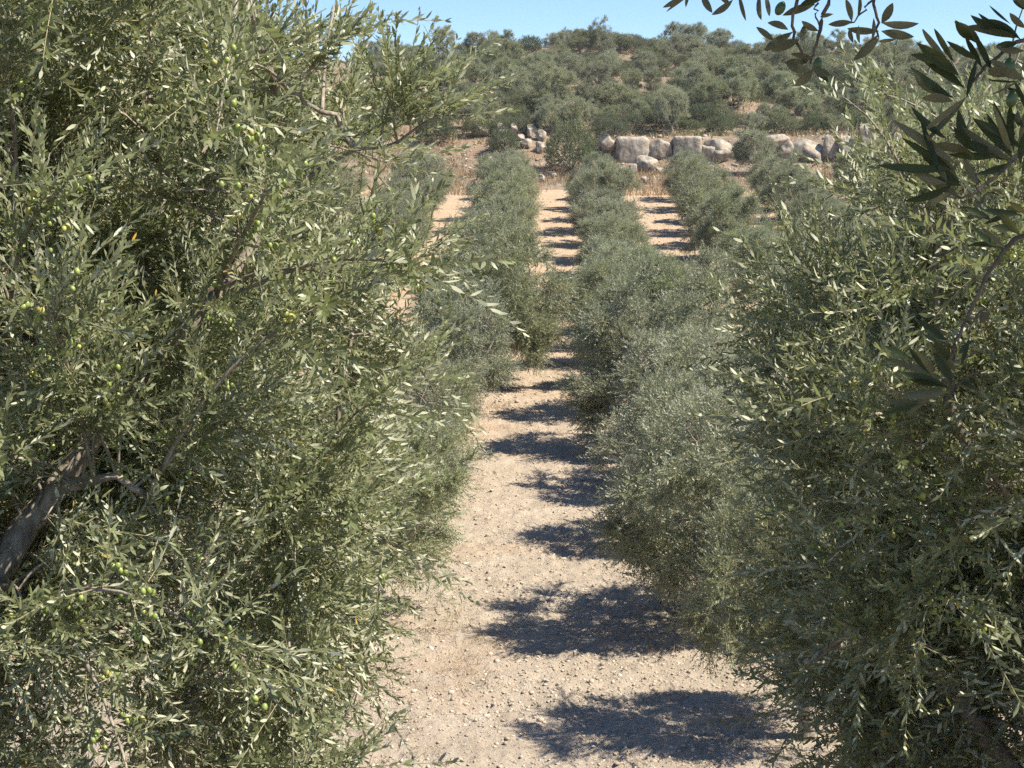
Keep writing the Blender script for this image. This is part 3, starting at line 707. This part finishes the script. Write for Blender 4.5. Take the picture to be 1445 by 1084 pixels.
def big_leaf(geo, b, t, w, under, rng):
    ax = t - b; l = np.linalg.norm(ax); ax /= l
    tocam = unit(CAM - b); n = unit(tocam - (tocam @ ax) * ax)
    ro = rng.normal(0, .35); s = np.cross(ax, n); n, s = math.cos(ro) * n + math.sin(ro) * s, math.cos(ro) * s - math.sin(ro) * n
    if under: n, s = -n, -s           # the pale underside faces the viewer
    w = w * .98
    us = [0.0, .06, .18, .34, .52, .70, .85, .95, 1.0]; ws = [.05, .12, .30, .46, .50, .43, .27, .11, .0]
    be = rng.uniform(-.10, .14) * l; sb = rng.uniform(-.06, .06) * l
    V = []
    for u, h in zip(us, ws):
        c = b + ax * l * u + n * be * (4 * u * (1 - u) - u) * .5 + s * sb * 4 * u * (1 - u)
        V += [c - s * w * h + n * w * .13 * h * 2, c - n * w * 0.02, c + s * w * h + n * w * .13 * h * 2]
    q = []
    for k in range(len(us) - 1):
        a = 3 * k
        q += [(a + 1, a + 4, a + 3, a), (a + 2, a + 5, a + 4, a + 1)]
    geo.add(V, None, q, 0, None, np.full(len(q), rng.random() * .8))

def near_tree():
    r = np.random.default_rng(9)
    base = (2.3, .9); z = float(terrain(*base)); B = np.array([base[0], base[1], z])
    ex = []
    # limbs that carry the sprigs seen in the corner
    for (a, e) in ((at(1500, -140, 1.95), 0), (at(1700, -120, 1.75), 1), (at(1700, 30, 1.72), 2), (at(1700, 150, 1.78), 3)):
        s = np.array([2.3 + .05 * e, .95, z + 1.3]); c = np.array([2.0, 1.3, a[2] + .25])
        ex.append((bez(s, c, a, 10) - B, np.linspace(.035, .0062, 10)))
    def keep(P):
        q = proj(P + B); Q = P + B
        inside = (q[:, 2] > .2) & (q[:, 0] > -60) & (q[:, 0] < 1560) & (q[:, 1] > -110) & (q[:, 1] < 1200)
        return ~inside & (Q[:, 2] > 8.3) & (np.linalg.norm(Q - CAM, axis=1) > .55)
    wood, crown, _, _ = build_olive(r, 4.7, 1.5, 1.25, 1.95, (-.75, .75), 4, 400, 18, T_NEAR, None, 1.2, .12, (), 2.2, .3, .2, (.8, 1.3), keep, 5, .4, 5)
    for q, rad in ex: tube(wood, q, rad, 7, 0)
    for pts, d, r0, r1 in SPR_STEMS:
        q, rad = line(pts, d, d, r0, r1, 3 * len(pts), .0012, 3); tube(wood, q - B, rad, 6, 0)
    more = []
    for (bx, by, tx, ty, w, up_) in SPR_LEAVES:      # further leaves of the same sprays, a little behind
        if bx > 1290 and r.random() < .6:
            a = r.normal(0, .35); dx, dy = tx - bx, ty - by
            more.append((bx + r.normal(0, 9), by + r.normal(0, 9), bx + dx * math.cos(a) - dy * math.sin(a), by + dx * math.sin(a) + dy * math.cos(a), w * .95, int(r.random() < .6)))
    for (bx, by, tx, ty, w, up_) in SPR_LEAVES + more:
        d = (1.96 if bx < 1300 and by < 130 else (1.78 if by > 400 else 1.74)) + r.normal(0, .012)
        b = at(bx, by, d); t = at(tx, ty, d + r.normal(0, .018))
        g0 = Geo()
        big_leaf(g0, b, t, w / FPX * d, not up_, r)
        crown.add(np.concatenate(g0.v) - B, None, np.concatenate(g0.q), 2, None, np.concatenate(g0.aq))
    t = empty('olive_tree', B); tag(t, 'shaded near olive branches with broad leaves hanging into the top right corner', 'olive tree')
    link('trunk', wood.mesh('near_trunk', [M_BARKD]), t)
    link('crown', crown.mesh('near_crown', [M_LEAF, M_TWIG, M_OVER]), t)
    return t, B
TN, BN = near_tree()

# ------------------------------------------------------------------ olives on the trees
def olive_mesh(name, mat):
    n, m = 10, 7; V = [(0, 0, -1)]; 
    for j in range(1, m):
        a = math.pi * j / m
        V += [(math.sin(a) * math.cos(2 * math.pi * i / n), math.sin(a) * math.sin(2 * math.pi * i / n), -math.cos(a)) for i in range(n)]
    V.append((0, 0, 1.06)); V = np.array(V) * [.0085, .0085, .0108]
    tr = [(0, 1 + (i + 1) % n, 1 + i) for i in range(n)]; q = []
    for j in range(m - 2):
        for i in range(n):
            a = 1 + j * n + i; b = 1 + j * n + (i + 1) % n; q.append((a, b, b + n, a + n))
    l = 1 + (m - 2) * n; tr += [(l + i, l + (i + 1) % n, len(V) - 1) for i in range(n)]
    return mesh_np(name, V, [np.array(tr), np.array(q)], [mat], smooth=True), V, np.array(tr), np.array(q)
OM1, OV, OT, OQ = olive_mesh('olive_fruit', M_FRUIT)
OM2 = olive_mesh('olive_fruit_ripening', M_FRUIT2)[0]
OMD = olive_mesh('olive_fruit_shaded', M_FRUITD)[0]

bpy.context.view_layer.update()
DG = bpy.context.evaluated_depsgraph_get()
def visible(p):
    d = Vector(p - CAM); L = d.length
    hit = scene.ray_cast(DG, Vector(CAM), d.normalized(), distance=L - .012)
    return not hit[0]

def fruits(tree, pos, dirs, seed, want, extra):
    r = np.random.default_rng(seed); B = np.array(tree.location)
    q = proj(pos); ok = np.where((q[:, 0] > 5) & (q[:, 0] < 1440) & (q[:, 1] > 10) & (q[:, 1] < 1075))[0]
    r.shuffle(ok); got = []; rest = []
    order = ok[np.argsort(q[ok, 2] + r.uniform(0, 1.6, len(ok)))]
    for i in order:
        k = int(r.integers(1, 5))
        c0 = pos[i] + dirs[i] * r.uniform(.02, .14)
        for j in range(k):
            p = c0 + dirs[i] * .016 * j + r.normal(0, .011, 3) - np.array([0, 0, .024])
            if len(got) < want and visible(p): got.append(p)
            elif len(rest) < extra and visible(p): rest.append(p)
        if len(got) >= want and len(rest) >= extra: break
    for p in got:
        o = bpy.data.objects.new('olive_fruit', OM2 if r.random() < .3 else OM1); COL.objects.link(o); o.parent = tree
        o.location = Vector(p - B); o.rotation_euler = (r.normal(0, .5), r.normal(0, .5), 0); o.scale = (r.uniform(.8, 1.15),) * 3
    g = Geo()
    for p in rest: g.add(OV + (p - B), OT, OQ)
    o = link('olive_fruit_cluster', g.mesh('olive_fruit_cluster', [M_FRUIT], True), tree); o['kind'] = 'stuff'
fruits(TL, PL, DL, 1, 100, 150)
fruits(TR, PR, DR, 2, 90, 40)
for (px, py, d, s, tilt) in ((1101, 12, 1.95, .9, .5), (1154, 91, 1.95, .85, .1), (1425, 95, 1.735, 1.0, -.1), (1428, 140, 1.735, .95, .2)):
    o = bpy.data.objects.new('olive_fruit', OMD); COL.objects.link(o); o.parent = TN
    o.location = Vector(at(px, py, d) - BN); o.rotation_euler = (0, tilt, 0); o.scale = (s * .85, s * .85, s)

# ------------------------------------------------------------------ limestone
def rock_mesh(name, sx, sy, sz, power, rough, seed):
    n = 15; u = np.linspace(-1, 1, n); A, Bv = np.meshgrid(u, u); one = np.ones_like(A)
    V, Q = [], []
    for ax in range(3):
        for sg in (-1, 1):
            f = [A, Bv]; f.insert(ax, one * sg); V.append(np.stack(f, -1).reshape(-1, 3))
            i = np.arange(n - 1)[:, None] * n + np.arange(n - 1)[None] + (len(V) - 1) * n * n
            q = np.stack([i, i + 1, i + n + 1, i + n], -1).reshape(-1, 4)
            flip = (sg == 1) if ax == 1 else (sg == -1)
            Q.append(q[:, ::-1] if flip else q)
    V = np.concatenate(V); nr = (np.abs(V) ** power).sum(1, keepdims=True) ** (1 / power); V = V / nr
    if power < 6:                      # break the lump into flat faces
        r = np.random.default_rng(seed)
        D = unit(V); pn = unit(r.normal(0, 1, (13, 3))); ph = r.uniform(.62, .98, 13)
        c = D @ pn.T; lim = np.where(c > .05, ph / np.maximum(c, .05), 9.0).min(1)
        V = D * np.minimum(np.linalg.norm(V, axis=1), lim)[:, None]
        lo, hi = V.min(0), V.max(0); V = (V - (lo + hi) / 2) / ((hi - lo) / 2)
    V = V * [sx / 2, sy / 2, sz / 2]
    s = min(sx, sz); f = 2.0 / s
    dsp = fbm(V[:, 0] * f + seed, V[:, 1] * f, V[:, 2] * f, 4, seed)
    V = V + unit(V) * (dsp * rough * .55 * s)[:, None]
    key = np.round(V, 5); _, idx, inv = np.unique(key, axis=0, return_index=True, return_inverse=True)
    inv = inv.ravel()
    return mesh_np(name, V[idx], [inv[np.concatenate(Q)]], [M_ROCK], smooth=False)

def rock(name, x0, x1, y0, y1, label, power=3.2, rough=.16, hit=None, rz=0.0, cat='rock', depth=.85, sink=.12, group=None):
    h = ground_hit((x0 + x1) / 2, hit if hit else y1)
    d = (h - CAM) @ F_
    w = (x1 - x0) / FPX * d; hh = (y1 - y0) / FPX * d
    me = rock_mesh(name, w, w * depth, hh * (1 + sink), power, rough, seed=int(x0 * 7 + y0) + 3)
    c = at((x0 + x1) / 2, (y0 + y1) / 2, d)
    o = link(name, me); o.location = (c[0], c[1] + w * depth * .3, c[2] - hh * sink * .5); o.rotation_euler = (0, 0, rz)
    tag(o, label, cat, group); return o

rock('limestone_block', 868, 916, 193, 231, 'wide squared limestone block, leftmost of the big blocks in the terrace wall', 6.5, .13, 229, .06, 'rock', .7)
rock('limestone_block', 912, 952, 196, 229, 'middle squared limestone block of the terrace wall, with rounded shoulders', 5.5, .14, 229, -.05, 'rock', .8)
rock('limestone_block', 951, 991, 192, 226, 'sharp-edged squared limestone block, rightmost of the three big blocks', 12, .055, 229, -.10, 'rock', .9)
rock('ledge_rock', 992, 1040, 195, 226, 'broken rough ledge just right of the squared blocks', 4, .26, 229, .1, depth=.6)
rock('boulder', 1002, 1036, 205, 231, 'angular pale boulder leaning below the broken ledge', 2.6, .22, 231, .5)
rock('limestone_slab', 1060, 1114, 189, 212, 'pale flat-topped slab behind the grey olive at the terrace', 5, .10, 229, .1, depth=.6)
rock('ledge_rock', 1112, 1168, 195, 226, 'rough ledge rock behind the upright shoots on the right', 4, .2, 229, -.2, depth=.6)
rock('boulder', 1206, 1250, 176, 208, 'bright broken boulder seen between the two sprays of shoots on the right', 3.4, .18, 229, .3, depth=.7)
rock('limestone_slab', 1392, 1446, 160, 196, 'white-topped slab at the right edge behind the dark leaves', 5, .1, 229, .1, depth=.5)
rock('boulder', 1300, 1345, 190, 216, 'low boulder on the terrace behind the hanging dark leaves', 3.4, .2, 229, .1, depth=.7)
for n_, (x0, x1, y0, y1) in enumerate(((986, 1012, 203, 230), (1036, 1066, 197, 228), (1048, 1082, 208, 231), (1098, 1126, 198, 228), (1160, 1186, 190, 226), (1180, 1212, 193, 224), (1246, 1276, 187, 216), (1272, 1304, 192, 220), (1340, 1396, 180, 214))):
    rock('ledge_rock', x0, x1, y0, y1, f'{ORD[n_ + 1]} weathered rough rock from the left in the ledge right of the blocks', 3.4, .24, 229, .2 * (n_ % 3 - 1), depth=.7)
rock('boulder', 897, 929, 219, 244, 'large pale boulder lying below the middle squared block', 2.8, .2, 245, .5)
rock('boulder', 867, 889, 238, 257, 'squarish pale boulder beside the top of the right row', 3.4, .2, 258, .2)
rock('boulder', 887, 899, 231, 245, 'small grey boulder between the two pale boulders', 2.6, .2, 246, .2)
rock('stone', 904, 913, 248, 258, 'small white stone on the dry grass below the boulders', 2.6, .15, 259, .2)
rock('stone', 925, 936, 236, 244, 'little stone right of the large pale boulder', 2.6, .15, 245, .2)
rock('boulder', 845, 869, 189, 211, 'pale boulder at the left end of the squared blocks', 3.2, .2, 229, .2)
rock('boulder', 699, 717, 173, 190, 'rounded pale boulder, left one of the pair above the small dark bush', 3.2, .16, 194, .1)
rock('boulder', 716, 731, 173, 190, 'squarish pale boulder, right one of the pair above the small dark bush', 4.2, .14, 194, -.1)
rock('boulder', 664, 690, 174, 191, 'long grey boulder at the far left of the stony bank', 3.2, .2, 195, .1)
rock('stone', 688, 699, 171, 180, 'small pale stone between the long grey boulder and the pair', 3, .2, 186, .1)
rock('boulder', 742, 757, 175, 193, 'tilted pale boulder at the top of the stony bank', 2.6, .2, 196, .4)
rock('boulder', 757, 772, 183, 198, 'upright grey boulder left of the big dark shrub, upper one', 3, .2, 200, .3)
rock('boulder', 756, 771, 199, 215, 'white boulder left of the big dark shrub, lower one', 3, .2, 217, .1)
rock('stone', 727, 740, 189, 198, 'flat stone on the bank under the pair of boulders', 3, .2, 199, .2)
rock('boulder', 734, 752, 195, 210, 'sandy half-buried boulder in the middle of the bank', 2.8, .22, 211, .2)
rock('stone', 760, 769, 245, 257, 'small pale stone at the top of the lane', 2.8, .2, 258, .2)
rock('stone', 777, 785, 244, 252, 'tiny white stone right of the one at the top of the lane', 2.8, .2, 253, .2)
rock('limestone_slab', 684, 706, 221, 231, 'low pale slab at the foot of the bank, left of the lane', 3.6, .18, 232, .1)
rock('stone', 706, 718, 226, 233, 'low stone touching the slab at the foot of the bank', 3, .18, 234, .1)
for (x0, x1, y0, y1, lb) in ((790, 834, 129, 138, 'long pale ledge in the middle of the hillside'), (842, 862, 134, 142, 'short pale ledge right of the long one on the hillside'),
        (820, 838, 104, 111, 'narrow ledge high on the hill under the two tall trees'), (604, 642, 142, 151, 'pale terrace ledge beside the shoots of the left tree'),
        (930, 946, 124, 140, 'leaning pale stone on the hill above the squared blocks'), (728, 740, 66, 72, 'pale stone in the notch of the skyline'),
        (936, 952, 79, 85, 'stone on the rusty bare patch near the skyline'), (718, 730, 121, 128, 'small pale stone on the left of the hillside'),
        (858, 878, 167, 174, 'low stone on the hillside just above the blocks'), (1085, 1110, 118, 126, 'pale ledge on the right of the hillside'),
        (1190, 1225, 132, 140, 'ledge on the far right of the hillside')):
    rock('ledge_rock', x0, x1, y0, y1, lb, 3.6, .2, None, .1, depth=.5, sink=.5)

# ------------------------------------------------------------------ hillside trees and shrubs
SHR = []
for k, (H, R, m) in enumerate(((2.3, 1.9, M_DARK), (1.9, 1.7, M_DARK), (1.7, 1.8, M_SCRUB), (1.35, 1.6, M_SCRUB))):
    r = np.random.default_rng(400 + k)
    w, c = build_shrub(r, H, R, T_SHRUB, 1500 if k < 2 else 1150, .34, 31 * k + 3)
    SHR.append((w.mesh('shrub_stem', [M_BARK]), c.mesh('shrub_foliage', [m, M_TWIG])))
def place_shrub(k, x, y, rz, sc, label, group):
    t = empty('shrub', (x, y, float(terrain(x, y))), rz, sc); tag(t, label, 'shrub', group)
    link('stem', SHR[k][0], t); link('foliage', SHR[k][1], t); return t

hr = np.random.default_rng(91)
BARE = [(766, 66, 14, 16), (620, 146, 34, 12), (815, 136, 34, 8), (600, 205, 40, 20), (1075, 80, 8, 6)]
BANDS = [(132.3, 0), (137, 0), (142.5, 0), (148, 0), (154, 0), (160, 0), (167, 0), (174, 0), (182, 0), (190, 0), (198.5, 0), (207, 0)]
BANDS = [(y, f'in the {ORD[i + 1]} tier up the hill' if i < 11 else 'on the skyline') for i, (y, _) in enumerate(BANDS)]
items = {}
for bi, (y0, where) in enumerate(BANDS):
    x = -24 * y0 / 207 - 4; xe = (1460 - 780) / FPX * y0 + 3
    while x < xe:
        x += hr.uniform(1.5, 3.1)
        y = y0 + hr.uniform(-2.6, 2.6) * (.4 if bi == 0 else 1)
        u = hr.random(); s = hr.uniform(.52 if bi < 11 else .66, .96)
        kind = 'olive' if u < .5 else ('dark' if u < .74 else 'scrub')
        if bi == 11: kind = 'olive' if u < .72 else ('dark' if u < .86 else 'scrub')
        px, py, _ = proj((x, y, float(terrain(x, y))))
        if any(abs(px - bx) < rx and abs(py - by) < ry for bx, by, rx, ry in BARE): continue
        if px < (380 if bi < 8 else 150): continue
        items.setdefault((bi, kind), []).append((px, x, y, s))
# a few that stand out in the photograph
SPECIAL = [('dark', 838, 60, 'none')]
for (bi, kind), lst in items.items():
    where = BANDS[bi][1]; lst.sort()
    for i, (px, x, y, s) in enumerate(lst):
        o = ORD[i + 1]
        if kind == 'olive':
            place_olive(int(hr.integers(5, 9)) if hr.random() < .8 else int(hr.integers(0, 5)), x, y, hr.uniform(0, 6.28), (s * .98, s * .98, s * hr.uniform(.85, 1.05)), f'{o} grey-green olive tree from the left {where}', 'olive trees on the hillside')
        elif kind == 'dark':
            place_shrub(int(hr.integers(0, 2)), x, y, hr.uniform(0, 6.28), s * 1.05, f'{o} dark green shrub from the left {where}', 'dark shrubs on the hillside')
        else:
            place_shrub(int(hr.integers(2, 4)), x, y, hr.uniform(0, 6.28), s * 1.1, f'{o} low dull-green shrub from the left {where}', 'low shrubs on the hillside')

def spot_shrub(k, px, py, sc, label):
    h = ground_hit(px, py); return place_shrub(k, h[0], h[1], px * .1, sc, label, None)
spot_shrub(0, 806, 242, (1.05, 1.05, 1.65), 'big dark green shrub between the ends of the two lane rows')
spot_shrub(1, 710, 217, (.75, .75, .95), 'small dark bush alone on the stony bank')
spot_shrub(1, 612, 200, (1.0, 1.0, 1.1), 'dark bush on the bank behind the shoots of the left tree')
spot_shrub(0, 862, 196, (.8, .8, .7), 'dark shrub growing over the left end of the squared blocks')
def spot_olive(k, px, py, sc, label, d=None):
    h = ground_hit(px, py); place_olive(k, h[0], h[1], px * .1, sc, label, None)
spot_olive(1, 1062, 246, (.95, .95, .95), 'bushy grey olive tree standing in front of the pale slab')
spot_olive(2, 948, 190, (.85, .85, .95), 'round olive tree with a bare forked trunk above the squared blocks')
spot_olive(3, 845, 76, (.8, .8, 1.1), 'tallest olive tree on the skyline, ragged and leaning')

# ------------------------------------------------------------------ the air over the field
def haze():
    x, y0, y1, z0, z1 = 410, -70, 910, -4, 48
    V = [(a * x, b, c) for c in (z0, z1) for b in (y0, y1) for a in (-1, 1)]
    q = [(0, 2, 3, 1), (4, 5, 7, 6), (0, 1, 5, 4), (2, 6, 7, 3), (0, 4, 6, 2), (1, 3, 7, 5)]
    m, nt, N = new_mat('dusty_air'); out = N('ShaderNodeOutputMaterial'); v = N('ShaderNodeVolumePrincipled')
    v.inputs['Color'].default_value = (.88, .93, 1, 1); v.inputs['Density'].default_value = HAZE; v.inputs['Anisotropy'].default_value = .2
    nt.links.new(v.outputs[0], out.inputs['Volume'])
    o = link('haze', mesh_np('haze', V, [np.array(q)], [m])); tag(o, 'thin dusty summer air over the whole field and hill', 'haze', kind='stuff')
HAZE = 0.00016
haze()

# ------------------------------------------------------------------ light, sky, camera
ELEV, AZ = math.radians(52), math.radians(-12)     # the sun stands to the right, a little behind the viewer
S = Vector((math.cos(ELEV) * math.cos(AZ), math.cos(ELEV) * math.sin(AZ), math.sin(ELEV)))
sun = bpy.data.lights.new('sun', 'SUN'); sun.energy = 5.0; sun.angle = math.radians(.53); sun.color = (1.0, .93, .81)
so = bpy.data.objects.new('sun', sun); COL.objects.link(so); so.rotation_euler = (-S).to_track_quat('-Z', 'Y').to_euler(); so.location = (30, 10, 60)

w = bpy.data.worlds.new('World'); scene.world = w; w.use_nodes = True
nt = w.node_tree; nt.nodes.clear()
out = nt.nodes.new('ShaderNodeOutputWorld'); bg = nt.nodes.new('ShaderNodeBackground'); sky = nt.nodes.new('ShaderNodeTexSky')
sky.sky_type = 'NISHITA'; sky.sun_disc = False; sky.sun_elevation = ELEV
sky.sun_rotation = math.radians(90) - AZ            # measured from +Y towards +X
sky.air_density = 0.8; sky.dust_density = 0.0; sky.ozone_density = 8.0; sky.altitude = 0
bg.inputs['Strength'].default_value = 0.092
nt.links.new(sky.outputs[0], bg.inputs[0]); nt.links.new(bg.outputs[0], out.inputs[0])

cam = bpy.data.cameras.new('camera'); co = bpy.data.objects.new('camera', cam); COL.objects.link(co)
cam.sensor_width = 36; cam.sensor_fit = 'HORIZONTAL'; cam.lens = FPX / 1445 * 36
cam.clip_start = .05; cam.clip_end = 3000
co.location = CAM; co.rotation_euler = (math.radians(90) - PITCH, 0, YAW)
scene.camera = co

scene.view_settings.view_transform = 'Standard'; scene.view_settings.look = 'None'; scene.view_settings.gamma = 1
scene.view_settings.exposure = 1.0
cy = scene.cycles
cy.use_denoising = False; cy.max_bounces = 6; cy.diffuse_bounces = 3; cy.glossy_bounces = 2; cy.transmission_bounces = 4; cy.volume_bounces = 1; cy.volume_max_steps = 64
cy.sample_clamp_indirect = 4; cy.caustics_reflective = False; cy.caustics_refractive = False
